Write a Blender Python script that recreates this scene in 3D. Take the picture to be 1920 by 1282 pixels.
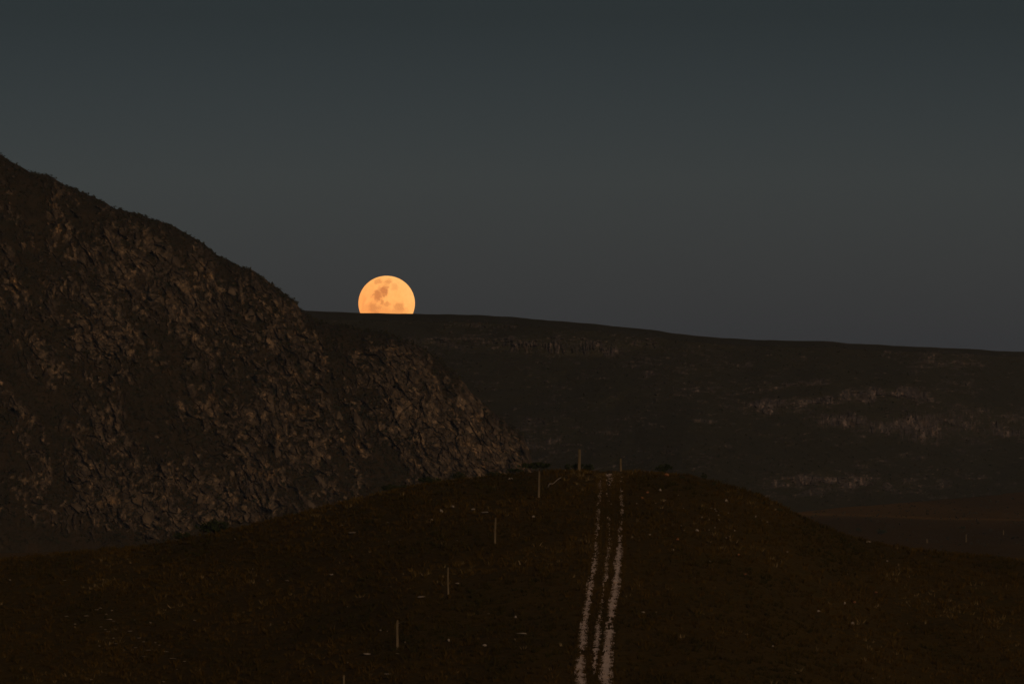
import bpy, math, random
import numpy as np
from mathutils import Vector

# ------------------------------------------------------------------ clear
for o in list(bpy.data.objects):
    bpy.data.objects.remove(o, do_unlink=True)
S = bpy.context.scene
COL = S.collection
F = 11690.0                      # focal length in photograph pixels (1920 wide)
R = math.radians

# ------------------------------------------------------------------ camera
cd = bpy.data.cameras.new('camera')
cam = bpy.data.objects.new('camera', cd); COL.objects.link(cam)
cd.sensor_width = 36.0
cd.lens = 36.0 * F / 1920.0
cd.clip_start = 0.5; cd.clip_end = 200000.0
cam.location = (0, 0, 0); cam.rotation_euler = (R(90), 0, 0)
S.camera = cam

# ------------------------------------------------------------------ light: dusk, the sun just gone behind the camera
SUN_AZ = 24.0                    # degrees to the right of straight behind the camera
SUN_EL = 19.0
W = bpy.data.worlds.new('World'); S.world = W; W.use_nodes = True
nt = W.node_tree; nt.nodes.clear()
out = nt.nodes.new('ShaderNodeOutputWorld'); bg = nt.nodes.new('ShaderNodeBackground')
sky = nt.nodes.new('ShaderNodeTexSky'); sky.sky_type = 'NISHITA'; sky.sun_disc = False
sky.sun_elevation = R(8.0); sky.sun_rotation = R(180 - SUN_AZ)
sky.altitude = 300; sky.air_density = 1.0; sky.dust_density = 0.5; sky.ozone_density = 3.0
tc = nt.nodes.new('ShaderNodeTexCoord'); sep = nt.nodes.new('ShaderNodeSeparateXYZ')
mr = nt.nodes.new('ShaderNodeMapRange'); mr.inputs[1].default_value = -0.02; mr.inputs[2].default_value = 0.12
rmp = nt.nodes.new('ShaderNodeValToRGB')
hs = nt.nodes.new('ShaderNodeHueSaturation'); hs.inputs['Saturation'].default_value = 1.0
mul = nt.nodes.new('ShaderNodeMix'); mul.data_type = 'RGBA'; mul.blend_type = 'MULTIPLY'; mul.inputs[0].default_value = 1.0
nt.links.new(tc.outputs['Generated'], sep.inputs[0]); nt.links.new(sep.outputs['Z'], mr.inputs[0])
nt.links.new(mr.outputs[0], rmp.inputs[0])
nt.links.new(sky.outputs[0], hs.inputs['Color'])
nt.links.new(hs.outputs[0], mul.inputs[6]); nt.links.new(rmp.outputs[0], mul.inputs[7])
nt.links.new(mul.outputs[2], bg.inputs['Color']); nt.links.new(bg.outputs[0], out.inputs[0])
bg.inputs['Strength'].default_value = 0.02
SKY_RAMP = [(0.14, (0.50, 0.545, 0.97)), (0.33, (0.535, 0.545, 0.80)), (0.516, (0.36, 0.345, 0.435)), (1.0, (0.5, 0.42, 0.40))]
def set_ramp(r, stops):
    el = r.color_ramp.elements
    while len(el) > 1: el.remove(el[-1])
    el[0].position = stops[0][0]; el[0].color = (*stops[0][1], 1)
    for p, c in stops[1:]:
        e = el.new(p); e.color = (*c, 1)
set_ramp(rmp, SKY_RAMP)

ld = bpy.data.lights.new('afterglow_sun', 'SUN')
ld.energy = 1.0; ld.angle = R(22); ld.color = (1.0, 0.80, 0.60)
sun = bpy.data.objects.new('afterglow_sun', ld); COL.objects.link(sun)
_az = R(SUN_AZ); _el = R(SUN_EL)
sun_from = Vector((math.sin(_az) * math.cos(_el), -math.cos(_az) * math.cos(_el), math.sin(_el)))
sun.rotation_euler = sun_from.to_track_quat('Z', 'Y').to_euler()

S.render.engine = 'CYCLES'
S.view_settings.view_transform = 'Standard'; S.view_settings.look = 'None'
S.view_settings.exposure = 0.0; S.view_settings.gamma = 1.0; S.view_settings.use_curve_mapping = False
S.cycles.max_bounces = 2; S.cycles.diffuse_bounces = 1; S.cycles.volume_bounces = 0
S.cycles.use_adaptive_sampling = False
S.cycles.use_denoising = True; S.cycles.denoiser = 'OPENIMAGEDENOISE'; S.cycles.denoising_input_passes = 'RGB_ALBEDO_NORMAL'; S.cycles.denoising_prefilter = 'ACCURATE'

# ------------------------------------------------------------------ numpy noise
def _h(ix, iy, seed):
    n = (ix.astype(np.int64) * 374761393 + iy.astype(np.int64) * 668265263 + seed * 2147483 + 1013904223) & 0x7fffffff
    n = ((n ^ (n >> 13)) * 1274126177) & 0x7fffffff
    n = ((n ^ (n >> 15)) * 668265263) & 0x7fffffff
    return ((n ^ (n >> 16)) & 0xffffff) / float(0x1000000)
def vnoise(x, y, seed=0):
    x = np.asarray(x, float); y = np.asarray(y, float)
    ix = np.floor(x); iy = np.floor(y); fx = x - ix; fy = y - iy
    ix = ix.astype(np.int64); iy = iy.astype(np.int64)
    ux = fx * fx * fx * (fx * (fx * 6 - 15) + 10); uy = fy * fy * fy * (fy * (fy * 6 - 15) + 10)
    a = _h(ix, iy, seed); b = _h(ix + 1, iy, seed); c = _h(ix, iy + 1, seed); d = _h(ix + 1, iy + 1, seed)
    return (a + (b - a) * ux) * (1 - uy) + (c + (d - c) * ux) * uy
def fbm(x, y, seed=0, octv=4, gain=0.5):
    s = 0; a = 1.0; n = 0
    for k in range(octv):
        s = s + a * (vnoise(x * 2 ** k + 17.3 * k, y * 2 ** k - 9.1 * k, seed + k) - 0.5); n += a; a *= gain
    return s / n * 2            # about -1..1
def cells(x, y, seed=0):
    """nearest jittered cell: F1, F2-F1, three randoms and the local offset"""
    ix = np.floor(x).astype(np.int64); iy = np.floor(y).astype(np.int64)
    f1 = np.full(x.shape, 9.0); f2 = np.full(x.shape, 9.0)
    r = [np.zeros(x.shape) for _ in range(3)]; ox = np.zeros(x.shape); oy = np.zeros(x.shape)
    for dx in (-1, 0, 1):
        for dy in (-1, 0, 1):
            cx = ix + dx; cy = iy + dy
            px = cx + 0.1 + 0.8 * _h(cx, cy, seed); py = cy + 0.1 + 0.8 * _h(cx, cy, seed + 7)
            ddx = x - px; ddy = y - py
            d = np.sqrt(ddx * ddx + ddy * ddy)
            near = d < f1
            f2 = np.where(near, f1, np.minimum(f2, d)); f1 = np.where(near, d, f1)
            ox = np.where(near, ddx, ox); oy = np.where(near, ddy, oy)
            for k in range(3): r[k] = np.where(near, _h(cx, cy, seed + 20 + k), r[k])
    return f1, f2 - f1, r, ox, oy
def sstep(a, b, x):
    t = np.clip((x - a) / (b - a), 0, 1); return t * t * (3 - 2 * t)
def polyline(pts, q, smooth=0.0):
    xs = np.array([p[0] for p in pts], float); ys = np.array([p[1] for p in pts], float)
    v = np.interp(q, xs, ys)
    if smooth:
        v = 0; w = 0
        for k in np.linspace(-2, 2, 9):
            g = math.exp(-k * k / 2); v = v + g * np.interp(q + k * smooth, xs, ys); w += g
        v = v / w
    return v

# ------------------------------------------------------------------ mesh + material helpers
def fast_mesh(name, verts, faces, attrs=None, smooth=False):
    """faces: (n,3) or (n,4) int array; attrs: {name: per-vertex float array}"""
    verts = np.ascontiguousarray(verts, np.float32); faces = np.ascontiguousarray(faces, np.int32)
    n, k = faces.shape
    me = bpy.data.meshes.new(name)
    me.vertices.add(len(verts)); me.vertices.foreach_set('co', verts.ravel())
    me.loops.add(n * k); me.loops.foreach_set('vertex_index', faces.ravel())
    me.polygons.add(n); me.polygons.foreach_set('loop_start', np.arange(0, n * k, k, dtype=np.int32))
    me.polygons.foreach_set('use_smooth', np.full(n, smooth))
    me.update(calc_edges=True); me.validate()
    for a, v in (attrs or {}).items():
        at = me.attributes.new(a, 'FLOAT', 'POINT'); at.data.foreach_set('value', np.ascontiguousarray(v, np.float32).ravel())
    return me
def grid_faces(nu, nv):
    i = np.arange(nu - 1)[:, None] * nv + np.arange(nv - 1)[None, :]
    i = i.ravel()
    return np.stack([i, i + nv, i + nv + 1, i + 1], 1)
def link(name, me, mat, parent=None, label=None, cat=None, group=None, kind=None):
    if me is not None and mat is not None and len(me.materials) == 0: me.materials.append(mat)
    o = bpy.data.objects.new(name, me); COL.objects.link(o)
    if parent is not None: o.parent = parent
    tag(o, label, cat, group, kind)
    return o
def tag(o, label=None, cat=None, group=None, kind=None):
    if label: o['label'] = label
    if cat: o['category'] = cat
    if group: o['group'] = group
    if kind: o['kind'] = kind
    return o
class Mat:
    def __init__(s, name, rough=0.95, spec=0.05):
        s.m = bpy.data.materials.new(name); s.m.use_nodes = True
        s.t = s.m.node_tree; s.b = s.t.nodes['Principled BSDF']
        s.b.inputs['Roughness'].default_value = rough; s.b.inputs['Specular IOR Level'].default_value = spec
        s.co = s.t.nodes.new('ShaderNodeTexCoord')
    def noise(s, scale, detail=6, rough=0.6, stretch=None):
        n = s.t.nodes.new('ShaderNodeTexNoise'); n.inputs['Scale'].default_value = scale
        n.inputs['Detail'].default_value = detail; n.inputs['Roughness'].default_value = rough
        if stretch:
            mp = s.t.nodes.new('ShaderNodeMapping'); mp.inputs['Scale'].default_value = stretch
            s.t.links.new(s.co.outputs['Object'], mp.inputs[0]); s.t.links.new(mp.outputs[0], n.inputs['Vector'])
        else: s.t.links.new(s.co.outputs['Object'], n.inputs['Vector'])
        return n.outputs[0]
    def attr(s, name):
        a = s.t.nodes.new('ShaderNodeAttribute'); a.attribute_name = name; return a.outputs['Fac']
    def rand(s):
        return s.t.nodes.new('ShaderNodeObjectInfo').outputs['Random']
    def ramp(s, fac, stops):
        r = s.t.nodes.new('ShaderNodeValToRGB'); set_ramp(r, stops); s.t.links.new(fac, r.inputs[0]); return r.outputs[0]
    def mix(s, fac, a, b, mode='MIX'):
        m = s.t.nodes.new('ShaderNodeMix'); m.data_type = 'RGBA'; m.blend_type = mode
        if isinstance(fac, (int, float)): m.inputs[0].default_value = fac
        else: s.t.links.new(fac, m.inputs[0])
        for k, v in ((6, a), (7, b)):
            if isinstance(v, tuple): m.inputs[k].default_value = (*v, 1)
            else: s.t.links.new(v, m.inputs[k])
        return m.outputs[2]
    def base(s, c):
        if isinstance(c, tuple): s.b.inputs['Base Color'].default_value = (*c, 1)
        else: s.t.links.new(c, s.b.inputs['Base Color'])
        return s.m
    def bump(s, h, strength=0.5, dist=0.1):
        b = s.t.nodes.new('ShaderNodeBump'); b.inputs['Strength'].default_value = strength; b.inputs['Distance'].default_value = dist
        s.t.links.new(h, b.inputs['Height']); s.t.links.new(b.outputs[0], s.b.inputs['Normal'])

# heath on the near hill: dry red-brown restio and low fynbos
m = Mat('heath_soil')
c = m.ramp(m.noise(0.16, 6, 0.65), [(0.33, (0.024, 0.016, 0.0022)), (0.52, (0.046, 0.025, 0.003)), (0.68, (0.030, 0.022, 0.003))])
c = m.mix(m.ramp(m.noise(3.0), [(0.35, (0, 0, 0)), (0.75, (1, 1, 1))]), c, (0.075, 0.043, 0.009))
M_SOIL = m.base(c)
m = Mat('heath_blades')
c = m.ramp(m.attr('tint'), [(0.0, (0.025, 0.019, 0.0025)), (0.35, (0.044, 0.025, 0.003)), (0.7, (0.065, 0.033, 0.004)), (0.93, (0.078, 0.046, 0.009)), (1.0, (0.17, 0.11, 0.05))])
M_HEATH = m.base(c)
m = Mat('track_sand')
c = m.ramp(m.noise(1.1), [(0.35, (0.50, 0.34, 0.25)), (0.55, (0.62, 0.45, 0.36)), (0.72, (0.62, 0.35, 0.19))])
c = m.mix(m.ramp(m.noise(9.0), [(0.4, (0, 0, 0)), (0.7, (0.6, 0.6, 0.6))]), c, (0.22, 0.13, 0.075))
M_SAND = m.base(c)
m = Mat('plain_scrub')
c = m.ramp(m.noise(0.018, 7, 0.6, (1, 0.35, 1)), [(0.3, (0.052, 0.026, 0.002)), (0.5, (0.072, 0.034, 0.002)), (0.7, (0.088, 0.040, 0.003))])
c = m.mix(m.attr('strip'), c, (0.17, 0.078, 0.010))
M_PLAIN = m.base(c)
def rock_mat(name, dark, mid, pale, ochre, veg1, veg2, attr='rock', sc=1.0):
    m = Mat(name)
    rk = m.ramp(m.noise(0.35 * sc, 8, 0.65), [(0.28, dark), (0.5, mid), (0.72, pale)])
    rk = m.mix(m.ramp(m.noise(0.11 * sc, 5, 0.6), [(0.58, (0, 0, 0)), (0.72, (0.8, 0.8, 0.8))]), rk, ochre)
    rk = m.mix(m.ramp(m.noise(2.2 * sc, 5, 0.7), [(0.42, (0, 0, 0)), (0.7, (0.75, 0.75, 0.75))]), rk, dark)
    rk = m.mix(1.0, rk, m.ramp(m.attr('tone') if attr else m.ramp(m.rand(), [(0, (0.3, 0.3, 0.3)), (1, (0.72, 0.72, 0.72))]), [(0.0, (0.45, 0.45, 0.46)), (0.4, (0.8, 0.8, 0.8)), (0.60, (1.05, 1.03, 1.0)), (0.78, (1.8, 1.7, 1.55)), (1.0, (2.9, 2.7, 2.5))]), 'MULTIPLY')
    vg = m.ramp(m.noise(0.25 * sc, 6, 0.6), [(0.35, veg1), (0.7, veg2)])
    if attr: return m.base(m.mix(m.attr(attr), vg, rk))
    return m.base(rk)
ROCK = dict(dark=(0.036, 0.023, 0.013), mid=(0.100, 0.063, 0.034), pale=(0.17, 0.112, 0.066), ochre=(0.19, 0.10, 0.034))
M_MOUNT = rock_mat('mountain_rock_and_scrub', veg1=(0.024, 0.016, 0.006), veg2=(0.040, 0.022, 0.008), **ROCK)
M_BOULD = rock_mat('mountain_boulder', veg1=(0, 0, 0), veg2=(0, 0, 0), attr=None, **ROCK)
RROCK = dict(dark=(0.036, 0.026, 0.020), mid=(0.115, 0.080, 0.062), pale=(0.19, 0.14, 0.115), ochre=(0.13, 0.075, 0.04))
M_RIDGE = rock_mat('ridge_rock_and_scrub', veg1=(0.034, 0.026, 0.011), veg2=(0.046, 0.035, 0.016), sc=0.7, **RROCK)
M_RBOULD = rock_mat('ridge_boulder', veg1=(0, 0, 0), veg2=(0, 0, 0), attr=None, sc=0.7, **RROCK)
m = Mat('dark_scrub_leaves')
M_SCRUB = m.base(m.ramp(m.attr('tint'), [(0.0, (0.014, 0.014, 0.005)), (0.6, (0.030, 0.024, 0.009)), (1.0, (0.055, 0.038, 0.016))]))
m = Mat('green_bush_leaves', 0.7, 0.2)
M_LEAF = m.base(m.ramp(m.attr('tint'), [(0.0, (0.010, 0.012, 0.002)), (0.6, (0.022, 0.026, 0.004)), (1.0, (0.040, 0.042, 0.008))]))
m = Mat('dark_stem'); M_STEM = m.base((0.035, 0.024, 0.014))
m = Mat('weathered_post')
c = m.ramp(m.noise(7.0, 6, 0.6, (1, 1, 0.12)), [(0.3, (0.08, 0.053, 0.028)), (0.6, (0.165, 0.11, 0.056)), (0.8, (0.22, 0.15, 0.072))])
M_POST = m.base(c)
m = Mat('pale_quartz_stone')
c = m.ramp(m.noise(2.5), [(0.3, (0.16, 0.11, 0.075)), (0.6, (0.26, 0.195, 0.14)), (0.8, (0.34, 0.27, 0.21))])
M_STONE = m.base(c)
m = Mat('dull_stone'); M_DULL = m.base(m.ramp(m.noise(2.5), [(0.3, (0.11, 0.075, 0.045)), (0.6, (0.19, 0.135, 0.09)), (0.8, (0.26, 0.19, 0.13))]))
m = Mat('rusty_stone'); M_RUST = m.base(m.ramp(m.noise(2.5), [(0.3, (0.15, 0.055, 0.022)), (0.7, (0.27, 0.11, 0.045))]))

# ------------------------------------------------------------------ the near hill (and the slope the camera stands on)
YC = 405.0
HILL_LINE = [(-4200, 2250), (-1200, 1330), (-600, 1150), (-200, 1078), (0, 1052), (170, 1036), (300, 1021), (400, 1003), (480, 985), (600, 957), (700, 930), (800, 908),
             (930, 895), (1000, 888), (1080, 886), (1170, 886), (1250, 887), (1300, 895), (1360, 910), (1420, 932), (1470, 954), (1530, 985),
             (1590, 1008), (1660, 1023), (1750, 1034), (1850, 1043), (1920, 1050), (2200, 1090), (2600, 1180), (3300, 1400), (5800, 2250)]
def hill_z(x, y):
    x = np.asarray(x, float); y = np.asarray(y, float)
    px = 960 + x / YC * F
    zc = (641 - polyline(HILL_LINE, px, 14)) / F * YC
    t = YC - y
    L = np.where(t > 0, -0.125 * (np.sqrt(t * t + 81) - 9), -0.24 * (np.sqrt(t * t + 81) - 9))
    n = 0.22 * fbm(x / 14, y / 18, 3, 3) + 0.10 * fbm(x / 3, y / 3.5, 5, 3)
    hill = np.maximum(zc + L, -60) + n * sstep(-45, -35, zc + L)
    yy = np.maximum(y, 0)
    near = -1.75 - 0.30 * np.sqrt(yy * yy + 9) + 0.9 + 0.10 * np.maximum(-y, 0) - 0.0012 * x * x
    near = np.maximum(near, -60)
    k = 3.0
    return np.logaddexp(hill / k, near / k) * k
def spaced(parts):
    v = np.concatenate([np.arange(a, b, s) for a, b, s in parts]); return v
gx = spaced([(-220, -60, 5), (-60, -40, 1.0), (-40, 40, 0.28), (40, 60, 1.0), (60, 225, 5)])
gy = spaced([(-150, 0, 8), (0, 300, 5), (300, 425, 0.32), (425, 470, 1.5), (470, 760, 8)])
X, Y = np.meshgrid(gx, gy, indexing='ij')
hill = link('hill', fast_mesh('hill', np.stack([X, Y, hill_z(X, Y)], -1).reshape(-1, 3), grid_faces(len(gx), len(gy)), smooth=True), M_SOIL, kind='structure')
def on_hill(px, py):
    """where the line of sight through a pixel first meets the hill"""
    px = np.atleast_1d(np.asarray(px, float)); py = np.atleast_1d(np.asarray(py, float))
    ys = np.arange(300, 430, 0.12)
    z = hill_z((px[:, None] - 960) / F * ys, np.broadcast_to(ys, (len(px), len(ys))))
    hit = z >= (641 - py[:, None]) / F * ys
    i = np.where(hit.any(1), hit.argmax(1), np.argmax(z / ys, 1))
    yy = ys[i]; xx = (px - 960) / F * yy
    return np.stack([xx, yy, hill_z(xx, yy)], 1)

# ------------------------------------------------------------------ the plain
PZ = -45.0
px_ = spaced([(-2900, -320, 86), (-320, 320, 3.2), (320, 2901, 86)])
py_ = spaced([(-1400, 800, 100), (800, 2000, 5), (2000, 2900, 60)])
X, Y = np.meshgrid(px_, py_, indexing='ij')
def plain_z(x, y): return PZ + 0.7 * fbm(x / 60, y / 90, 31, 4)
line_y = 1575 + 60 * fbm(X / 160, X * 0, 32, 3) - 0.45 * (X - 120)
strip = np.exp(-((Y - line_y) / 10.0) ** 2) * sstep(45, 75, X) * 0.9 + 0.35 * sstep(0.1, 0.5, fbm(X / 45, Y / 240, 33, 3))
link('plain', fast_mesh('plain', np.stack([X, Y, plain_z(X, Y)], -1).reshape(-1, 3), grid_faces(len(px_), len(py_)), {'strip': np.clip(strip, 0, 1)}, True), M_PLAIN, kind='structure')

# ------------------------------------------------------------------ rocky mountain on the left
def blob(PX, PY, cx, cy, rx, ry): return np.exp(-(((PX - cx) / rx) ** 2 + ((PY - cy) / ry) ** 2))
M_LINE = [(-420, 60), (-100, 240), (0, 288), (50, 318), (100, 333), (160, 362), (215, 388), (250, 396), (300, 413), (345, 432), (385, 458), (415, 480),
          (450, 497), (480, 510), (515, 533), (540, 552), (555, 566), (563, 580), (590, 597), (640, 610), (700, 618), (750, 632), (800, 656), (850, 692),
          (885, 735), (920, 768), (950, 792), (980, 815), (992, 845), (1005, 885), (1030, 930), (1080, 990), (1130, 1030)]
us = np.arange(-400, 1125, 2.0); vs = np.linspace(0, 1, 400)
PX, V = np.meshgrid(us, vs, indexing='ij')
top = polyline(M_LINE, PX, 2) + 5.5 * fbm(PX / 24, PX * 0, 41, 6, 0.6) + 1.2
bot = 1048.0
PY = bot + (top - bot) * V
kk = (641 - PY) / F
Yb = 1330 + 0.05 * PX
cot = 1.05
Y0 = (Yb + 45 * cot) / (1 - kk * cot)
Y0 = Y0 + 13 * np.exp(-(PY - top) / 14)
X0 = (PX - 960) / F * Y0; Z0 = kk * Y0
wx = X0 + 1.6 * fbm(X0 / 7, Z0 / 7, 51, 4); wz = Z0 + 1.6 * fbm(X0 / 9, Z0 / 9, 55, 3)
sd = wx * 0.55 - wz * 0.83; td = wx * 0.83 + wz * 0.55
mask = 0.03 + 0.36 * fbm(td / 11, sd / 24, 59, 3) + 0.68 * fbm(td / 5.5, sd / 13, 61, 5, 0.7) + 0.70 * fbm(td / 1.5, sd / 4.4, 66, 4, 0.65) + 0.34 * fbm(X0 / 0.8, Z0 / 1.1, 68, 2)
mask += 0.75 * blob(PX, PY, 855, 800, 130, 120) + 0.55 * blob(PX, PY, 765, 665, 60, 36) + 0.4 * blob(PX, PY, 480, 545, 110, 80) + 0.22 * blob(PX, PY, 230, 520, 140, 90) + 0.25 * blob(PX, PY, 440, 770, 120, 60)
mask += 0.25 * blob(PX, PY, 420, 900, 160, 70)
mask -= 0.55 * blob(PX, PY, 240, 735, 130, 60) + 0.45 * blob(PX, PY, 330, 840, 90, 50) + 0.15 * blob(PX, PY, 620, 690, 50, 90) + 0.9 * blob(PX, PY, 735, 885, 45, 45)
mask -= 0.16 * np.exp(-(PY - top) / 16) + 0.9 * sstep(985, 1025, PY + 14 * fbm(PX / 60, PY / 60, 69, 3)) + 0.22 * sstep(300, -50, PX)
macro = sstep(-0.35, 0.45, mask)
f1, e1, r1, ox1, oy1 = cells(td / 1.8, sd / 5.2, 71)
f2, e2, r2, ox2, oy2 = cells(td / 0.75, sd / 1.9, 81)
f3, e3, r3, ox3, oy3 = cells(wx / 0.42, wz / 0.7, 91)
big = r1[0] * 1.5 + (r1[1] - 0.5) * ox1 * 1.8 + (r1[2] - 0.5) * oy1 * 6.0 - 0.5 * np.exp(-e1 / 0.06)
mid = r2[0] * 0.8 + (r2[1] - 0.5) * ox2 * 1.3 + (r2[2] - 0.5) * oy2 * 2.4 - 0.25 * np.exp(-e2 / 0.08)
sml = r3[0] * 0.26 + (r3[1] - 0.5) * ox3 * 0.4 + (r3[2] - 0.5) * oy3 * 0.6
tone = np.clip(0.5 * r2[1] + 0.5 * r3[1] + 0.10 * (r1[1] - 0.5), 0, 1)
D = (0.24 + 0.76 * macro) * (0.7 + big + mid + sml) + 4.0 * fbm(td / 14, sd / 34, 101, 4) + 0.5 * fbm(X0 / 1.5, Z0 / 1.5, 105, 4)
fade = sstep(0.0, 0.02, V)
Y1 = Y0 - D * fade
P = np.stack([X0, Y1, Z0], -1)
# steep faces are bare rock, ledges and gullies hold scrub
nn = np.cross(np.gradient(P, axis=0), np.gradient(P, axis=1)); nzv = np.abs(nn[..., 2]) / np.linalg.norm(nn, axis=2)
for ax in (0, 1):
    nzv = (np.roll(nzv, 1, ax) + 2 * nzv + np.roll(nzv, -1, ax)) / 4
rock = sstep(0.80, 0.55, nzv + 0.42 * (0.55 - macro)) * sstep(0.02, 0.4, macro)
# far side of the crest, going down behind it
back = [P]
rb = [rock]; tb = [tone]
for dy, dz in ((3, -0.8), (9, -5), (30, -24), (80, -70), (160, -150)):
    q = P[:, -1:, :].copy(); q[..., 1] += dy; q[..., 2] = np.maximum(q[..., 2] + dz, -52); back.append(q); rb.append(rock[:, -1:] * 0); tb.append(rock[:, -1:] * 0 + 0.5)
PM = np.concatenate(back, 1); RM = np.concatenate(rb, 1)
mountain = link('mountain', fast_mesh('mountain', PM.reshape(-1, 3), grid_faces(PM.shape[0], PM.shape[1]), {'rock': RM, 'tone': np.concatenate(tb, 1)}), M_MOUNT, kind='structure')

# ------------------------------------------------------------------ flat-topped ridge with cliff bands
R_LINE = [(300, 566), (400, 574), (560, 582), (670, 587), (780, 588.5), (880, 590), (960, 594), (1000, 598), (1100, 606), (1200, 616), (1300, 629), (1350, 633),
          (1420, 637.5), (1540, 639), (1600, 644), (1700, 649), (1800, 653), (1850, 656), (1880, 658), (2000, 661), (2500, 690)]
R_BASE = [(300, 985), (1300, 975), (1490, 955), (1600, 944), (1920, 917), (2400, 890)]
us2 = np.arange(380, 2080, 1.7); vs2 = np.linspace(0, 1, 210)
QX, V2 = np.meshgrid(us2, vs2, indexing='ij')
top2 = polyline(R_LINE, QX, 8) + 0.9 * fbm(QX / 30, QX * 0, 141, 3)
bot2 = polyline(R_BASE, QX, 20) + 6
QY = bot2 + (top2 - bot2) * V2
QYW = QY + 12 * fbm(QX / 38, QY / 26, 191, 4, 0.6)
def band(pts, half, soft=0.5):
    c_ = polyline(pts, QX, 6); x0 = pts[0][0]; x1 = pts[-1][0]
    return np.exp(-((QYW - c_) / half) ** 2) * sstep(x0 - 25, x0 + 25, QX) * sstep(x1 + 25, x1 - 25, QX)
nz = fbm(QX / 26, QY / 14, 151, 4)
bm = (0.75 * band([(940, 655), (1060, 657), (1170, 662)], 13) + 0.55 * band([(780, 640), (900, 634), (1100, 640), (1255, 650)], 10)
      + 0.5 * band([(830, 605), (930, 604), (1010, 606)], 6) + 0.5 * band([(1200, 700), (1290, 690), (1310, 695)], 13)
      + 0.8 * band([(1430, 728), (1520, 716), (1570, 710)], 8) + 1.0 * band([(1400, 765), (1500, 757), (1600, 742), (1700, 735), (1750, 742)], 12)
      + 1.1 * band([(1530, 782), (1620, 786), (1680, 800), (1760, 812)], 18) + 0.65 * band([(1680, 770), (1800, 790), (1960, 800)], 42)
      + 0.9 * band([(1430, 905), (1540, 895), (1680, 912)], 14) + 0.45 * band([(1200, 735), (1330, 740), (1460, 768)], 14) + 0.4 * band([(1000, 745), (1150, 750)], 9)
      + 0.5 * band([(1690, 690), (1760, 675), (1850, 680)], 14) + 0.35 * band([(960, 780), (1000, 785), (1060, 790)], 8) + 0.4 * band([(1150, 850), (1300, 846)], 6)
      + 0.5 * band([(1380, 930), (1480, 935)], 8))
ledge = fbm(QX / 16, QY / 2.6, 156, 4, 0.6); pillar = fbm(QX / 2.6, QY / 15, 159, 3, 0.6)
tall_ = np.clip(band([(1530, 782), (1620, 786), (1680, 800), (1760, 812)], 22) + band([(1680, 780), (1800, 800), (1960, 810)], 45) + band([(940, 655), (1060, 657), (1170, 662)], 15), 0, 1)
rock2 = sstep(0.34, 0.88, 0.74 * bm + 0.52 * nz + 0.75 * (ledge * (1 - tall_) + (0.8 * pillar + 0.2 * ledge) * tall_)) * 0.9
strat = fbm((QX + 0.6 * QY) / 34, (QY - 0.75 * top2 + 9 * fbm(QX / 70, QX * 0, 195, 3)) / 4.2, 197, 4, 0.62) + 0.30 * fbm(QX / 3, QY / 5, 199, 2)
rock2 = np.maximum(rock2, 0.62 * sstep(0.26, 0.62, strat + 0.55 * fbm(QX / 90, QY / 40, 198, 3) - 0.05) * sstep(0.985, 0.95, V2))
rock2 = np.maximum(rock2, 0.75 * sstep(0.36, 0.62, ledge + 0.5 * fbm(QX / 60, QY / 25, 163, 3) - 0.12) * sstep(0.98, 0.93, V2))
cliff = sstep(0.2, 0.7, bm)
k2 = (641 - QY) / F
Ybr = 45 * F / (bot2 - 641)
# depth for each height: gentle heath slopes, steep where a band crosses
kern = np.exp(-np.linspace(-2.5, 2.5, 121) ** 2 / 2); kern /= kern.sum()
cliff = np.apply_along_axis(lambda q: np.convolve(np.pad(q, 60, mode='edge'), kern, 'valid'), 0, cliff)
run = np.cumsum((1.0 - 0.75 * cliff), axis=1) / V2.shape[1]
Yr = Ybr + 330 * run + 18 * sstep(0.96, 1.0, V2)
g1, d1, q1, a1, b1 = cells(QX / 5.5, QY / 17, 161)
g2, d2, q2, a2, b2 = cells(QX / 3.0, QY / 5, 171)
tone2 = np.clip(0.55 * q1[1] + 0.45 * q2[1], 0, 1)
D2 = rock2 * (0.8 + 1.6 * q1[0] + 1.3 * (q1[1] - 0.5) * a1 * 2 + 0.9 * q2[0] - 1.3 * np.exp(-d1 / 0.08)) + (9 * fbm(QX / 130, QY / 60, 181, 4) + 0.8 * fbm(QX / 9, QY / 5, 185, 3)) * sstep(0, .1, V2) * sstep(1, .93, V2)
Yr = Yr - D2
PR = np.stack([(QX - 960) / F * Yr, Yr, k2 * Yr], -1)
back = [PR]; rb = [rock2]
for dy, dz in ((20, -0.3), (120, -3), (350, -30), (600, -60)):
    q = PR[:, -1:, :].copy(); q[..., 1] += dy; q[..., 2] = np.maximum(q[..., 2] + dz, -55); back.append(q); rb.append(rock2[:, -1:] * 0)
PRB = np.concatenate(back, 1); RRB = np.concatenate(rb, 1)
ridge = link('ridge', fast_mesh('ridge', PRB.reshape(-1, 3), grid_faces(PRB.shape[0], PRB.shape[1]), {'rock': RRB, 'tone': np.concatenate([tone2] + [tone2[:, -1:]] * 4, 1)}), M_RIDGE, kind='structure')

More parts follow.
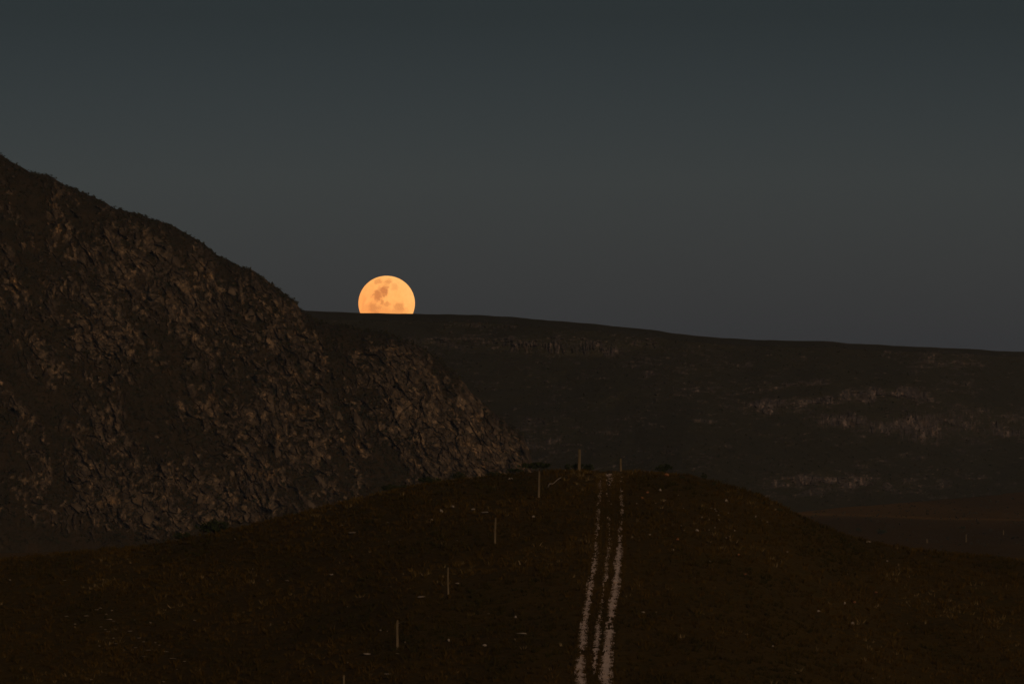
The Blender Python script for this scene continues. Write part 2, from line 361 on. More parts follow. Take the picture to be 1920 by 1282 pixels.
# ------------------------------------------------------------------ angular rock meshes
rng = np.random.default_rng(11)
def ico():
    import bmesh
    b = bmesh.new(); bmesh.ops.create_icosphere(b, subdivisions=2, radius=1.0)
    v = np.array([p.co[:] for p in b.verts]); f = np.array([[q.index for q in p.verts] for p in b.faces]); b.free()
    return v, f
ICO_V, ICO_F = ico()
def rock_verts(seed, planes=11, lo=0.38, hi=0.72):
    r = np.random.default_rng(seed); v = np.sign(ICO_V) * np.abs(ICO_V) ** 0.55 * 0.8
    for _ in range(planes):
        n = r.normal(size=3); n /= np.linalg.norm(n); d = lo + (hi - lo) * r.random()
        e = v @ n - d; v = v - np.clip(e, 0, None)[:, None] * n
    return v
ROCKS = [rock_verts(200 + k) for k in range(10)]
def rock_meshes(name, mat):
    out_ = []
    for v in ROCKS:
        me = fast_mesh(name, v, ICO_F); me.materials.append(mat); out_.append(me)
    return out_
def joined_rocks(name, pos, size, mat, parent):
    n = len(pos); V_ = []; F_ = []
    for i in range(n):
        v = ROCKS[i % 10]; a = rng.random() * 6.28; ca, sa = math.cos(a), math.sin(a)
        w = v * (size[i] * np.array([1, 0.8, 0.55 + 0.5 * rng.random()])); w = np.stack([w[:, 0] * ca - w[:, 1] * sa, w[:, 0] * sa + w[:, 1] * ca, w[:, 2]], 1)
        V_.append(w + pos[i]); F_.append(ICO_F + len(ICO_V) * i)
    return link(name, fast_mesh(name, np.concatenate(V_), np.concatenate(F_)), mat, parent, kind='stuff')
def rock_parts(name, pts, sizes, mat, parent, tall=1.0, lean=0.0):
    ms = rock_meshes(name, mat)
    for p, s in zip(pts, sizes):
        o = bpy.data.objects.new(name, ms[rng.integers(10)]); COL.objects.link(o); o.parent = parent
        o.location = p; o.rotation_euler = (rng.normal() * 0.2, -lean + rng.normal() * 0.25, rng.normal() * 0.5 + 3.1416 * rng.integers(2) * (lean == 0))
        o.scale = (s * (0.6 + 0.5 * rng.random()), s * 0.8, s * tall * (0.6 + 0.9 * rng.random()))
def pick(weight, n):
    w = weight.ravel(); return rng.choice(len(w), n, replace=False, p=w / w.sum())
vis = (PX > -5) & (PY < 1020)
i = pick((rock * vis * (V < 0.985)) ** 1.5, 260)
rock_parts('boulder', P.reshape(-1, 3)[i] + [0, 0.35, 0], 0.5 + 1.0 * rng.random(260) ** 2.5, M_BOULD, mountain, 1.5, 0.5)
i = pick((0.06 + rock) * vis * (V < 0.97), 2600)
joined_rocks('rubble', P.reshape(-1, 3)[i], 0.16 + 0.4 * rng.random(2600) ** 3, M_BOULD, mountain)
i = pick((rock2 * bm) ** 2 * (QX < 1930), 110)
rock_parts('outcrop', PR.reshape(-1, 3)[i] + [0, 0.3, 0], 0.4 + 0.5 * rng.random(110) ** 2, M_RBOULD, ridge, 0.9)
i = pick((0.008 + sstep(0.1, 0.6, bm + 0.4 * nz)) * (QX < 1930) * (V2 < 0.93), 1500)
joined_rocks('rubble', PR.reshape(-1, 3)[i], 0.14 + 0.36 * rng.random(1500) ** 3, M_RBOULD, ridge)

# ------------------------------------------------------------------ scrub: leafy clumps joined into one object per slope
def clumps(pos, rad, per, flat=0.7, leaf=0.42):
    n = len(pos)
    d = rng.normal(size=(n, per, 3)); d /= np.linalg.norm(d, axis=2, keepdims=True); d[..., 2] = np.abs(d[..., 2]) * flat
    c_ = pos[:, None, :] + d * rad[:, None, None] * (0.35 + 0.65 * rng.random((n, per, 1)))
    t = rng.normal(size=(n, per, 3, 3)) * (rad[:, None, None, None] * leaf)
    V_ = (c_[:, :, None, :] + t).reshape(-1, 3)
    tint = np.repeat(np.clip(rng.normal(0.5, 0.2, (n, 1)) + rng.normal(0, 0.15, (n, per)), 0, 1).ravel(), 3)
    return V_, np.arange(len(V_)).reshape(-1, 3), tint
i = pick((1.05 - rock) * vis * (1 + 2.5 * (V > 0.985)), 13000)
v, f, t = clumps(P.reshape(-1, 3)[i], 0.22 + 0.42 * rng.random(13000) ** 2, 8)
link('scrub', fast_mesh('scrub', v, f, {'tint': t}), M_SCRUB, kind='stuff', label='dark low scrub growing between the rocks of the steep mountain', cat='scrub')
i = pick((1.05 - rock2) * (QX < 1940) * (V2 > 0.02) * (V2 < 0.975), 7000)
v, f, t = clumps(PR.reshape(-1, 3)[i], 0.2 + 0.4 * rng.random(7000) ** 2, 6)
link('scrub', fast_mesh('scrub', v, f, {'tint': t}), M_SCRUB, kind='stuff', label='thin dark heath covering the far flat topped ridge', cat='scrub')
n = 5000
yy = 1050 + 800 * rng.random(n); xx = (rng.random(n) - 0.5) * 0.17 * yy
pp = np.stack([xx, yy, plain_z(xx, yy)], 1)
v, f, t = clumps(pp, 0.2 + 0.5 * rng.random(n) ** 3, 6, 0.6)
link('scrub', fast_mesh('scrub', v, f, {'tint': t}), M_SCRUB, kind='stuff', label='low dark scrub dotted over the flat plain behind the hill', cat='scrub')

# ------------------------------------------------------------------ wheel ruts of the track
RUTS = [
    ([(1300, 1089), (1282, 1089.5), (1250, 1087), (1215, 1090.5), (1180, 1095), (1140, 1101), (1110, 1106), (1080, 1110), (1055, 1115), (1010, 1118), (973, 1121), (950, 1123), (930, 1124.5), (910, 1126), (893, 1127)],
     [(1300, 12), (1200, 10), (1100, 9), (1050, 8), (1000, 6), (940, 5), (890, 6)],
     [(1300, .9), (1245, .85), (1225, .45), (1200, .9), (1180, .95), (1165, .4), (1140, .75), (1100, .8), (1060, .7), (1040, .5), (1010, .42), (990, .25), (970, .5), (930, .5), (910, .32), (890, .35)]),
    ([(1300, 1112), (1250, 1115), (1220, 1118), (1195, 1121), (1170, 1122), (1140, 1128), (1110, 1131), (1080, 1136), (1050, 1138), (1020, 1142), (1000, 1143), (960, 1141), (930, 1142), (900, 1141), (888, 1142)],
     [(1300, 6), (1220, 9), (1150, 6), (1060, 6), (960, 5), (890, 14)],
     [(1300, .05), (1255, .3), (1235, .68), (1215, .68), (1190, .58), (1165, .66), (1150, .42), (1120, .6), (1060, .62), (1030, .58), (1000, .38), (950, .32), (910, .4), (888, .45)]),
    ([(1300, 1137), (1282, 1137), (1250, 1136), (1220, 1139), (1180, 1143), (1150, 1146.5), (1120, 1151), (1100, 1155), (1050, 1160), (1020, 1162), (1000, 1162), (985, 1165), (950, 1166), (930, 1165), (900, 1164.5), (887, 1165)],
     [(1300, 15), (1250, 14), (1200, 13), (1140, 10), (1100, 11), (1050, 11), (1000, 7), (940, 6), (888, 8)],
     [(1300, 1), (1255, .9), (1245, .5), (1200, .65), (1160, .6), (1145, .95), (1100, .95), (1080, .7), (1030, .65), (1010, .6), (985, .5), (940, .5), (915, .25), (900, .4), (887, .35)]),
]
track = link('dirt_track', None, None, kind='structure')
rut_lines = []
for ri, (ln, wd, cv) in enumerate(RUTS):
    pys = np.arange(1296, 888, -0.6)
    ctr = np.interp(pys, [p[0] for p in ln][::-1], [p[1] for p in ln][::-1]) + 1.2 * fbm(pys / 14, pys * 0, 300 + ri, 3)
    g = on_hill(ctr, pys)
    # resample evenly along the ground
    seg = np.r_[0, np.cumsum(np.hypot(np.diff(g[:, 0]), np.diff(g[:, 1])))]
    sN = np.arange(0, seg[-1], 0.13)
    gx_ = np.interp(sN, seg, g[:, 0]); gy_ = np.interp(sN, seg, g[:, 1]); gp = np.interp(sN, seg, pys)
    wid = np.interp(gp, [p[0] for p in wd][::-1], [p[1] for p in wd][::-1]) / F * gy_ * (1.15 + 0.15 * sstep(1100, 1250, gp))
    cov = np.interp(gp, [p[0] for p in cv][::-1], [p[1] for p in cv][::-1]) + (0.16 if ri != 1 else 0.06) * sstep(1080, 1240, gp) - 0.02 * sstep(1010, 930, gp)
    nl = 28; lat = np.linspace(-1, 1, nl)
    XX = gx_[:, None] + lat[None, :] * wid[:, None] * 0.75; YY = np.repeat(gy_[:, None], nl, 1)
    V_ = np.stack([XX, YY, hill_z(XX, YY) + 0.035], -1)
    fc = grid_faces(len(sN), nl)
    keepv = cov[:, None] - 0.42 * np.abs(lat[None, :]) ** 1.5 + 0.75 * fbm(XX / 0.11, YY / 0.55, 320 + ri, 3, 0.7) + 0.5 * fbm(XX / 0.5, YY / 2.6, 330 + ri, 3) - 0.16
    kf = keepv.ravel()[fc].mean(1) > 0.28
    link('wheel_rut', fast_mesh('wheel_rut', V_.reshape(-1, 3), fc[kf][:, ::-1]), M_SAND, track, kind='stuff')
    rut_lines.append((gy_, gx_, wid, cov))

# ------------------------------------------------------------------ heath tufts over the near hill
n = 34000
ty = 316 + 96 * rng.random(n); tx = (rng.random(n) - 0.5) * 2 * 0.086 * ty
dens = 0.55 + 0.6 * fbm(tx / 4, ty / 7, 401, 4)
keep = rng.random(n) < np.clip(dens + 0.25, 0.1, 1)
for gy_, gx_, wid, cov in rut_lines:
    o_ = np.argsort(gy_); cx = np.interp(ty, gy_[o_], gx_[o_]); w_ = np.interp(ty, gy_[o_], wid[o_]); c_ = np.interp(ty, gy_[o_], cov[o_])
    keep &= ~((np.abs(tx - cx) < w_ * 0.5) & (rng.random(n) < c_ * 0.95))
ex = []; ey = []
for gy_, gx_, wid, cov in rut_lines:
    for side in (-1, 1):
        q = rng.integers(0, len(gy_), 1500); ex.append(gx_[q] + side * wid[q] * (0.45 + 0.5 * rng.random(1500))); ey.append(gy_[q])
tx = np.concatenate([tx[keep]] + ex); ty = np.concatenate([ty[keep]] + ey); n = len(tx)
per = 11
hh = 0.10 + 0.22 * rng.random(n) ** 1.6
trackd = np.abs(tx - np.interp(ty, *[a[np.argsort(rut_lines[1][0])] for a in rut_lines[1][:2]]))
hh *= np.where(trackd < 1.1, 0.6, 1.0)
base = np.stack([tx, ty, hill_z(tx, ty) - 0.02], 1)
ang = rng.random((n, per)) * 6.283; rad = hh[:, None] * (0.2 + 0.9 * rng.random((n, per)))
b0 = base[:, None, :] + np.stack([np.cos(ang) * rad * 0.6, np.sin(ang) * rad * 0.6, 0 * ang], -1)
wv = np.stack([-np.sin(ang + rng.random((n, per)) * 3), np.cos(ang + rng.random((n, per)) * 3), 0 * ang], -1) * (hh[:, None, None] * 0.16)
tip = b0 + np.stack([np.cos(ang) * rad * 0.7, np.sin(ang) * rad * 0.7, hh[:, None] * (0.5 + 0.6 * rng.random((n, per)))], -1)
V_ = np.stack([b0 - wv, b0 + wv, tip], 2).reshape(-1, 3)
tt = np.clip(0.38 + 0.60 * fbm(tx / 5, ty / 11, 411, 4) + 0.16 * rng.normal(size=n), 0, 0.94)
tt = np.where(rng.random(n) < 0.004, 1.0, tt)
tint = np.repeat(np.clip(tt[:, None] + 0.08 * rng.normal(size=(n, per)), 0, 1).ravel(), 3)
link('heath', fast_mesh('heath', V_, np.arange(len(V_)).reshape(-1, 3), {'tint': tint}), M_HEATH, kind='stuff', label='dry reddish brown heath covering the near hill', cat='heath')

# ------------------------------------------------------------------ fence posts
def post_mesh(h, r, seed, lean):
    """weathered round timber: tapering, slightly crooked, with a drying split down the front and a hacked top"""
    q = np.random.default_rng(seed); ns = 14; lev = np.array([-0.4, 0, 0.12, 0.3, 0.5, 0.7, 0.85, 0.96, 1.0]) * h
    lev[0] = -0.4
    V_ = []
    for k, z in enumerate(lev):
        t = max(z, 0) / h; rr = r * (1.08 - 0.16 * t) * (1 if k < len(lev) - 1 else 0.8)
        for j in range(ns):
            a = j / ns * 6.283 - 1.571
            w = rr * (1 + 0.07 * math.sin(3 * a + seed) + 0.05 * (q.random() - 0.5))
            if j in (0,): w *= 0.55
            if j in (1, ns - 1): w *= 0.93
            V_.append((math.cos(a) * w + lean * z + 0.012 * math.sin(4 * t + seed), math.sin(a) * w, z + (0.035 * math.sin(a + seed) if k == len(lev) - 1 else 0)))
    fs = []
    for k in range(len(lev) - 1):
        for j in range(ns):
            j2 = (j + 1) % ns; fs.append((k * ns + j, k * ns + j2, (k + 1) * ns + j2, (k + 1) * ns + j))
    me = bpy.data.meshes.new('fence_post')
    V_.append((lean * h, 0, h + 0.01)); tp = len(V_) - 1; b_ = (len(lev) - 1) * ns
    for j in range(ns): fs.append((b_ + j, b_ + (j + 1) % ns, tp))
    me.from_pydata(V_, [], fs); me.update(); return me
POSTS = [  # px, base py, height in px, width in px, lean, label
    (643, 1316, 51, 4.4, 0.02, 'wooden fence post cut off by the bottom edge, lowest of the row'),
    (744.5, 1217, 54, 5.2, 0.01, 'split wooden fence post second from the bottom of the row'),
    (840.5, 1114, 50, 3.6, -0.01, 'thin wooden fence post midway up the hill, third from the bottom'),
    (928.5, 1020, 49, 4.0, 0.005, 'wooden fence post on the upper slope beside a flat pale stone'),
    (1010.5, 933, 50, 4.6, 0.005, 'wooden fence post just below the crest under the spreading flat bush'),
    (1085.5, 880, 42, 6.4, 0.02, 'thick wooden fence post standing in the dark bush on the crest'),
]
for k, (px, py, hp, wp, ln, lab) in enumerate(POSTS):
    g = on_hill(px, py)[0] if py < 1290 else None
    if g is None:
        yy_ = 318.0; g = np.array([(px - 960) / F * yy_, yy_, float(hill_z((px - 960) / F * yy_, yy_))])
        hp = (g[2] * -F / yy_ + 641) - 1265
    sc = g[1] / F
    o = link('fence_post', post_mesh(hp * sc, wp * sc / 2 * 0.88, 7 + k, ln), M_POST, None, lab, 'fence post', 'fence posts climbing the near hill')
    o.location = g
# the next post stands just over the crest, by the track
yy_ = 411.0; xx_ = (1164.5 - 960) / F * yy_; zz_ = float(hill_z(xx_, yy_)); hp_ = (641 - 860) / F * yy_ - zz_
o = link('fence_post', post_mesh(hp_, 2.0 * yy_ / F, 21, -0.03), M_POST, None, 'short thin fence post at the top end of the wheel ruts', 'fence post', 'fence posts climbing the near hill'); o.location = (xx_, yy_, zz_)
for px, py, hp, lab in ((1811.5, 1014.5, 15, 'thin pale post on the plain, tallest of the three far right posts'), (1738, 1018, 8, 'faint short post on the plain, leftmost of the three far right posts'), (1881.5, 1001, 9, 'faint post on the plain, rightmost of the three far right posts')):
    yy_ = -PZ * F / (py - 641); xx_ = (px - 960) / F * yy_
    o = link('fence_post', post_mesh(hp * yy_ / F, 1.0 * yy_ / F, 31 + int(px) % 7, 0), M_POST, None, lab, 'fence post', 'far posts on the plain'); o.location = (xx_, yy_, float(plain_z(xx_, yy_)))

# ------------------------------------------------------------------ bushes
def bush(px, py, wpx, hpx, lab, seed, where='hill', flat=False, group='bushes along the crest of the near hill'):
    global rng
    rng = np.random.default_rng(900 + seed)
    if where == 'hill': g = on_hill(px, py)[0]
    elif where == 'crest':
        yy_ = YC + 2; xx_ = (px - 960) / F * yy_; g = np.array([xx_, yy_, float(hill_z(xx_, yy_))])
    else:
        yy_ = -PZ * F / (py - 641); xx_ = (px - 960) / F * yy_; g = np.array([xx_, yy_, float(plain_z(xx_, yy_))])
    s = g[1] / F; w = wpx * s / 2; h = hpx * s
    root = link('bush', None, None, None, lab, 'bush', group); root.location = g
    nb = int(np.clip(wpx * 1.4, 10, 70))
    d = rng.normal(size=(nb, 3)); d /= np.linalg.norm(d, axis=1, keepdims=True); rr = rng.random((nb, 1)) ** 0.4
    c_ = d * rr * [w, w * 0.7, h * (0.25 if flat else 0.42)]; c_[:, 2] += h * (0.62 if flat else 0.5)
    v, f, t = clumps(c_, np.full(nb, max(h, w * 0.5) * 0.2) * (0.7 + 0.6 * rng.random(nb)), 26, 0.8, 0.3)
    v[:, 2] = np.maximum(v[:, 2], 0.02)
    link('foliage', fast_mesh('foliage', v, f, {'tint': t}), M_LEAF, root)
    for k in range(5 if wpx > 16 else 3):       # stems
        a = rng.random() * 6.28; e = np.array([math.cos(a) * w * 0.55, math.sin(a) * w * 0.4, h * 0.65]); b_ = e * [0.12, 0.12, 0]
        r0 = 0.035 * max(h, 0.4) + 0.01; ring = [np.array([math.cos(q) * r0, math.sin(q) * r0, 0]) for q in (0, 2.1, 4.2)]
        mid_ = b_ * 0.4 + e * 0.6 + [0, 0, -h * 0.08]
        V_ = [b_ + q - [0, 0, 0.1] for q in ring] + [mid_ + q * 0.7 for q in ring] + [e + q * 0.3 for q in ring]
        fs = [(r * 3 + j, r * 3 + (j + 1) % 3, r * 3 + 3 + (j + 1) % 3) for r in (0, 1) for j in range(3)] + [(r * 3 + j, r * 3 + 3 + (j + 1) % 3, r * 3 + 3 + j) for r in (0, 1) for j in range(3)]
        link('stem', fast_mesh('stem', np.array(V_), np.array(fs)), M_STEM, root)
BUSHES = [
    (1087, 884, 60, 16, 'broad dark green bush around the thick post on the crest', 'crest', False),
    (1003, 888, 62, 19, 'flat spreading dark bush behind the post left of the broad bush', 'crest', True),
    (966, 890, 30, 12, 'small flat bush at the left end of the spreading bush', 'crest', True),
    (925, 898, 34, 10, 'low dark bush against the foot of the rocky spur', 'crest', False),
    (862, 903, 24, 16, 'small rounded bush before the pale cliff foot', 'crest', False),
    (806, 908, 44, 14, 'low wide bush at the dark hollow left of the cliff foot', 'crest', False),
    (756, 920, 22, 9, 'little bush between the hollow and the left crest bush', 'crest', False),
    (729, 927, 30, 15, 'yellowish green bush on the left shoulder of the hill', 'crest', False),
    (1244, 888, 28, 20, 'rounded dark bush on the crest right of the wheel ruts', 'crest', False),
    (1319, 897, 13, 12, 'tiny dark bush on the right crest beyond the rounded one', 'crest', False),
    (1338, 911, 12, 8, 'tiny low bush on the right shoulder of the hill', 'hill', False),
    (1279, 898, 14, 7, 'small flat bush just below the right crest', 'hill', False),
    (1433, 946, 14, 7, 'little dark bush halfway down the right shoulder', 'hill', False),
    (1462, 960, 10, 8, 'round dot of bush low on the right shoulder', 'hill', False),
    (400, 1003, 66, 26, 'large low green bush on the left flank of the hill', 'crest', False),
    (340, 1024, 40, 14, 'low dark bush at the left foot of the large green bush', 'crest', False),
    (1652, 1003, 24, 12, 'dark bush on the plain just right of the hill', 'plain', False),
    (1610, 998, 12, 9, 'smaller dark bush on the plain left of the other one', 'plain', False),
]
for k, (px, py, w_, h_, lab, wh, fl) in enumerate(BUSHES):
    bush(px, py, w_, h_, lab, k, wh, fl, 'bushes on the plain' if wh == 'plain' else 'bushes along the crest of the near hill')
rng = np.random.default_rng(77)

# ------------------------------------------------------------------ stones lying in the heath
ST_MESH = rock_meshes('stone', M_STONE); DU_MESH = rock_meshes('stone', M_DULL); RU_MESH = rock_meshes('stone', M_RUST)
def stone(px, py, wpx, hpx, lab, grp, rust=False, tilt=0.0, dull=False):
    g = on_hill(px, py)[0]; s = g[1] / F
    o = bpy.data.objects.new('stone', (RU_MESH if rust else DU_MESH if dull else ST_MESH)[rng.integers(10)]); COL.objects.link(o)
    w = wpx * s / 1.4; h = hpx * s / 1.4
    o.location = g + np.array([0, 0, h * 0.35 + 0.06]); o.scale = (w, max(w * 0.7, h), h); o.rotation_euler = (0, tilt, 0)
    tag(o, lab, 'stone', grp); return o
G1 = 'pale stones on the near hill'
for a in [
    (910, 963, 15, 4, 'long flat pale stone just above the upper slope fence post'), (888, 957, 8, 4, 'dull flat stone left of the long flat pale stone'),
    (849, 952, 5, 5, 'small bright stone high on the left slope'), (828, 961, 6, 7, 'upright pale stone left of the small bright one'),
    (810, 978, 4, 6, 'narrow upright stone lowest of the three by the left crest'), (957, 900, 9, 4, 'flat pale stone on the crest below the flat bush'),
    (790, 1122, 14, 4, 'flat pale stone left of the third fence post'), (857, 1096, 9, 3, 'tilted sliver of stone right of the third fence post'),
    (977, 1190, 20, 3, 'long low pale stone between the fence and the wheel ruts'), (908, 1212, 9, 5, 'brownish stone left below the long low pale one'),
    (841, 1203, 5, 6, 'small pale stone right of the split post'), (727, 1266, 18, 4, 'flat stone pair at the bottom edge below the split post'),
    (687, 1228, 16, 4, 'yellowish flat stone down left of the split post'), (1000, 972, 5, 5, 'round pale stone between the upper post and the ruts'),
    (621, 1080, 10, 5, 'pale stone alone on the mid left slope'), (661, 1001, 16, 4, 'long thin pale stone near the left skyline of the hill'),
    (966, 1160, 5, 6, 'small pale stone above the long low one'), (1598, 1172, 8, 7, 'bright white stone on the lower right slope'),
    (1584, 1133, 4, 5, 'tiny pale stone above the bright white one'), (1535, 1148, 6, 5, 'pale stone up left of the bright white one'),
    (1449, 1214, 4, 4, 'single pale dot of stone low in the right foreground'), (1629, 1018, 9, 4, 'tilted pale stone on the right edge of the hill'),
    (1362, 941, 5, 6, 'bright stone on the right shoulder of the hill'), (1307, 997, 6, 6, 'pale stone below the right crest'),
    (1237, 922, 6, 6, 'pale stone right of the top of the ruts'), (1218, 1005, 7, 4, 'dull flat stone right of the ruts in the middle'),
    (1262, 1034, 5, 6, 'small pale stone further down right of the ruts'), (1205, 1150, 9, 3, 'flat pale stone close right of the lower ruts')]:
    stone(*a, G1)
for a in [(1250, 893, 8, 7, 'reddish stone below the rounded bush on the crest'), (1214, 926, 5, 4, 'small orange stone near the top of the ruts'), (1204, 936, 6, 4, 'orange stone nearest the right rut'),
          (1270, 1014, 6, 5, 'orange stone in the middle of the right slope'), (1385, 1043, 6, 5, 'bright orange stone on the right slope'), (1643, 1113, 6, 5, 'orange stone on the far right slope'),
          (1397, 1079, 7, 5, 'rusty stone below the bright orange one'), (1602, 1132, 7, 6, 'rusty brown stone beside the tiny pale one')]:
    stone(*a, 'orange stones on the near hill', True)
for k in range(34):      # the thin sprinkle of pale dots on the right shoulder
    px = 1345 + rng.normal() * 75; py = 968 + rng.normal() * 32
    if py > polyline(HILL_LINE, px) + 8:
        up = py < 965
        stone(px, py, 1.8 + 2.2 * rng.random(), 1.8 + 2.2 * rng.random(), 'tiny pale stone just under the right skyline of the hill' if up else 'tiny pale stone lower on the right shoulder of the hill', 'tiny stones under the right skyline' if up else 'tiny stones lower on the right shoulder', dull=k % 6 > 0)
ZONES = [(500, 'low scattered stone in the heath far left of the fence', 'stones far left of the fence'), (760, 'scattered stone in the heath close left of the fence line', 'stones close left of the fence'),
         (1070, 'scattered stone in the heath between fence and wheel ruts', 'stones between fence and ruts'), (1400, 'scattered stone in the heath right of the wheel ruts', 'stones right of the ruts'),
         (1660, 'scattered stone in the heath of the lower right slope', 'stones of the lower right slope'), (1930, 'scattered stone in the heath by the right edge', 'stones by the right edge')]
for k in range(64):
    px = rng.random() * 1920; py = 900 + 380 * rng.random()
    if py > polyline(HILL_LINE, px) + 12 and abs(px - 1130) > 60:
        lab, grp = next((a, b_) for q, a, b_ in ZONES if px < q)
        stone(px, py, 2 + 5 * rng.random() ** 2, 1.6 + 2.5 * rng.random(), lab, grp, dull=True)
for k in range(34):      # bare stony patch low on the left
    t_ = rng.random(); px = 150 + 180 * t_ + rng.normal() * 22; py = 1145 + 110 * t_ + rng.normal() * 16
    stone(px, py, 4 + 9 * rng.random() ** 2, 1.6 + 2 * rng.random(), 'thin dull stone in the upper stony patch on the left' if py < 1200 else 'thin dull stone in the lower stony patch on the left',
          'stones of the upper stony patch' if py < 1200 else 'stones of the lower stony patch', dull=True)
# dead branch lying below the crest
g0 = on_hill([1026, 1030, 1037, 1046, 1053], [918, 911, 909, 902, 897]); V_ = []; fs = []
for k, p in enumerate(g0):
    for q in (0, 1.57, 3.14, 4.71): V_.append(p + np.array([math.cos(q) * 0.035, 0, 0.08 + math.sin(q) * 0.035 + 0.05 * (k % 2)]))
for k in range(4):
    for j in range(4): fs.append((k * 4 + j, k * 4 + (j + 1) % 4, k * 4 + 4 + (j + 1) % 4, k * 4 + 4 + j))
link('dead_branch', fast_mesh('dead_branch', np.array(V_), np.array(fs)), M_STONE, None, 'bleached crooked branch lying right of the highest slope post', 'branch')

# ------------------------------------------------------------------ the moon, far beyond everything
MD = 60000.0
mc = Vector(((725 - 960) / F * MD, MD, (641 - 568.6) / F * MD)); MR = 53.0 / F * MD
import bmesh
b = bmesh.new(); bmesh.ops.create_uvsphere(b, u_segments=96, v_segments=64, radius=1.0)
me = bpy.data.meshes.new('moon'); b.to_mesh(me); b.free()
me.polygons.foreach_set('use_smooth', np.ones(len(me.polygons), bool))
mm = bpy.data.materials.new('moon_glow'); mm.use_nodes = True; t = mm.node_tree; t.nodes.clear()
o_ = t.nodes.new('ShaderNodeOutputMaterial'); em = t.nodes.new('ShaderNodeEmission'); co = t.nodes.new('ShaderNodeTexCoord')
nz_ = t.nodes.new('ShaderNodeTexNoise'); nz_.inputs['Scale'].default_value = 3.6; nz_.inputs['Detail'].default_value = 6; nz_.inputs['Roughness'].default_value = 0.68
t.links.new(co.outputs['Object'], nz_.inputs['Vector'])
def vm(op, a, b_):
    n_ = t.nodes.new('ShaderNodeVectorMath'); n_.operation = op
    for k, q in enumerate((a, b_)):
        if isinstance(q, tuple): n_.inputs[k].default_value = q
        else: t.links.new(q, n_.inputs[k])
    return n_
def fm(op, a, b_=None, clamp=False):
    n_ = t.nodes.new('ShaderNodeMath'); n_.operation = op; n_.use_clamp = clamp
    for k, q in enumerate((a, b_)):
        if q is None: continue
        if isinstance(q, (int, float)): n_.inputs[k].default_value = q
        else: t.links.new(q, n_.inputs[k])
    return n_.outputs[0]
warp = vm('MULTIPLY', vm('SUBTRACT', nz_.outputs[1], (0.5, 0.5, 0.5)).outputs[0], (0.55, 0, 0.55))
pos = vm('MULTIPLY', vm('ADD', co.outputs['Object'], warp.outputs[0]).outputs[0], (1, 0, 1)).outputs[0]
dark = None
for x, z, rx, rz, k in [(-.30, .78, .12, .085, .55), (.05, .77, .15, .11, .6), (-.09, .47, .17, .19, 1.0), (-.34, .27, .17, .19, .95), (-.12, .07, .08, .13, .75), (.04, -.06, .12, .06, .6),
                        (-.42, -.20, .26, .22, .75), (.46, -.13, .19, .14, .65), (.32, .60, .12, .12, .35), (-.10, -.34, .35, .22, .35), (.42, -.34, .28, .15, .45), (-.78, -.1, .09, .4, .3), (-.25, -.55, .4, .2, .5)]:
    d_ = vm('DIVIDE', vm('SUBTRACT', pos, (x, 0, z)).outputs[0], (rx, 1, rz))
    ln_ = t.nodes.new('ShaderNodeVectorMath'); ln_.operation = 'LENGTH'; t.links.new(d_.outputs[0], ln_.inputs[0])
    mr_ = t.nodes.new('ShaderNodeMapRange'); mr_.interpolation_type = 'SMOOTHSTEP'
    mr_.inputs[1].default_value = 1.45; mr_.inputs[2].default_value = 0.5; mr_.inputs[3].default_value = 0; mr_.inputs[4].default_value = k
    t.links.new(ln_.outputs['Value'], mr_.inputs[0])
    dark = mr_.outputs[0] if dark is None else fm('MAXIMUM', dark, mr_.outputs[0])
mx = t.nodes.new('ShaderNodeMix'); mx.data_type = 'RGBA'; t.links.new(dark, mx.inputs[0])
sp = t.nodes.new('ShaderNodeSeparateXYZ'); t.links.new(co.outputs['Object'], sp.inputs[0])
rr_ = t.nodes.new('ShaderNodeValToRGB'); set_ramp(rr_, [(0.1, (1.0, 0.36, 0.09)), (0.6, (1.0, 0.43, 0.115)), (1.0, (1.0, 0.50, 0.15))])
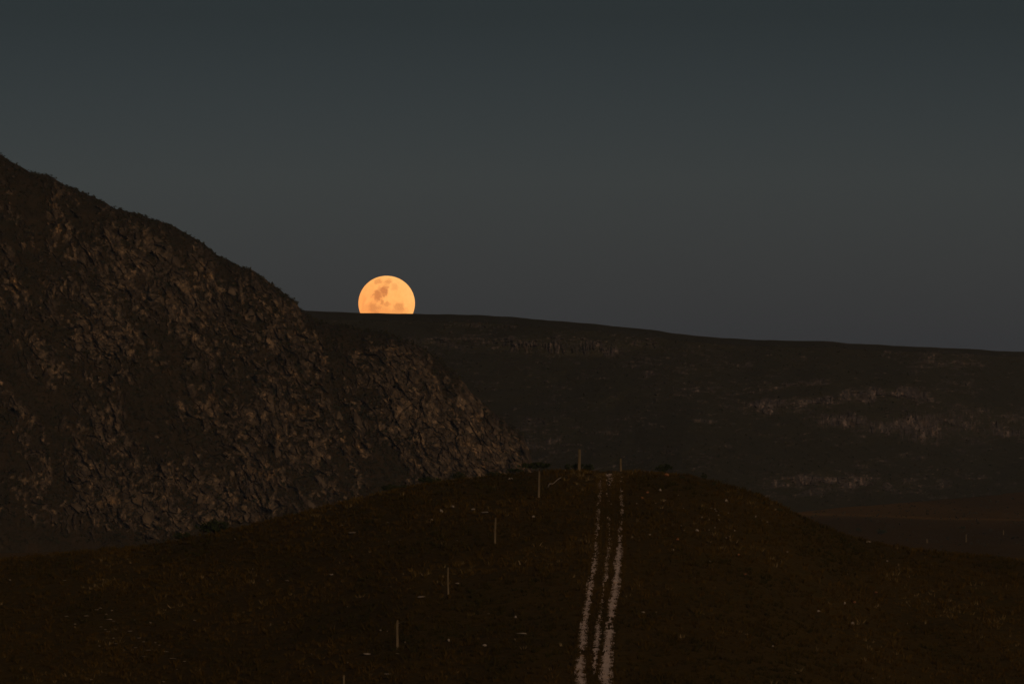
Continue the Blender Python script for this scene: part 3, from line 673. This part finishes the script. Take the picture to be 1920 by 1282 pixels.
t.links.new(fm('ADD', fm('MULTIPLY', fm('ADD', sp.outputs['X'], sp.outputs['Z']), 0.3), fm('MULTIPLY', nz_.outputs[0], 0.9), True), rr_.inputs[0])
t.links.new(rr_.outputs[0], mx.inputs[6]); mx.inputs[7].default_value = (0.60, 0.20, 0.055, 1)
t.links.new(mx.outputs[2], em.inputs[0]); em.inputs[1].default_value = 1.2; t.links.new(em.outputs[0], o_.inputs[0])
moon = link('moon', me, mm, None, 'huge orange full moon half risen behind the flat ridge', 'moon'); moon.location = mc; moon.scale = (MR, MR, MR * 0.972)

# ------------------------------------------------------------------ haze
bx = np.array([(-3000, -1500, -62), (3000, -1500, -62), (3000, 3000, -62), (-3000, 3000, -62), (-3000, -1500, 75), (3000, -1500, 75), (3000, 3000, 75), (-3000, 3000, 75)], float)
hf = np.array([(0, 3, 2, 1), (4, 5, 6, 7), (0, 1, 5, 4), (1, 2, 6, 5), (2, 3, 7, 6), (3, 0, 4, 7)])
hm = bpy.data.materials.new('haze'); hm.use_nodes = True; t = hm.node_tree; t.nodes.clear()
o_ = t.nodes.new('ShaderNodeOutputMaterial'); pv = t.nodes.new('ShaderNodeVolumePrincipled')
pv.inputs['Color'].default_value = (0.75, 0.85, 1.0, 1); pv.inputs['Density'].default_value = 3.4e-5; pv.inputs['Anisotropy'].default_value = 0.0
t.links.new(pv.outputs[0], o_.inputs['Volume'])
link('haze', fast_mesh('haze', bx, hf), hm, kind='stuff')

# ------------------------------------------------------------------ stones of one scatter: tell them apart by their order from the left
ORD = 'first second third fourth fifth sixth seventh eighth ninth tenth eleventh twelfth thirteenth fourteenth fifteenth sixteenth seventeenth eighteenth nineteenth twentieth'.split()
def ordinal(k):
    return ORD[k] if k < 20 else 'twenty ' + ORD[k - 20]
fam = {}
for o in bpy.data.objects:
    if o.parent is None and o.get('category') == 'stone': fam.setdefault(o['label'], []).append(o)
for lab, os_ in fam.items():
    if len(os_) < 2: continue
    os_.sort(key=lambda o: o.location.x / o.location.y)
    for k, o in enumerate(os_): o['label'] = lab + ', ' + ('leftmost of them' if k == 0 else 'rightmost of them' if k == len(os_) - 1 else ordinal(k) + ' from left')
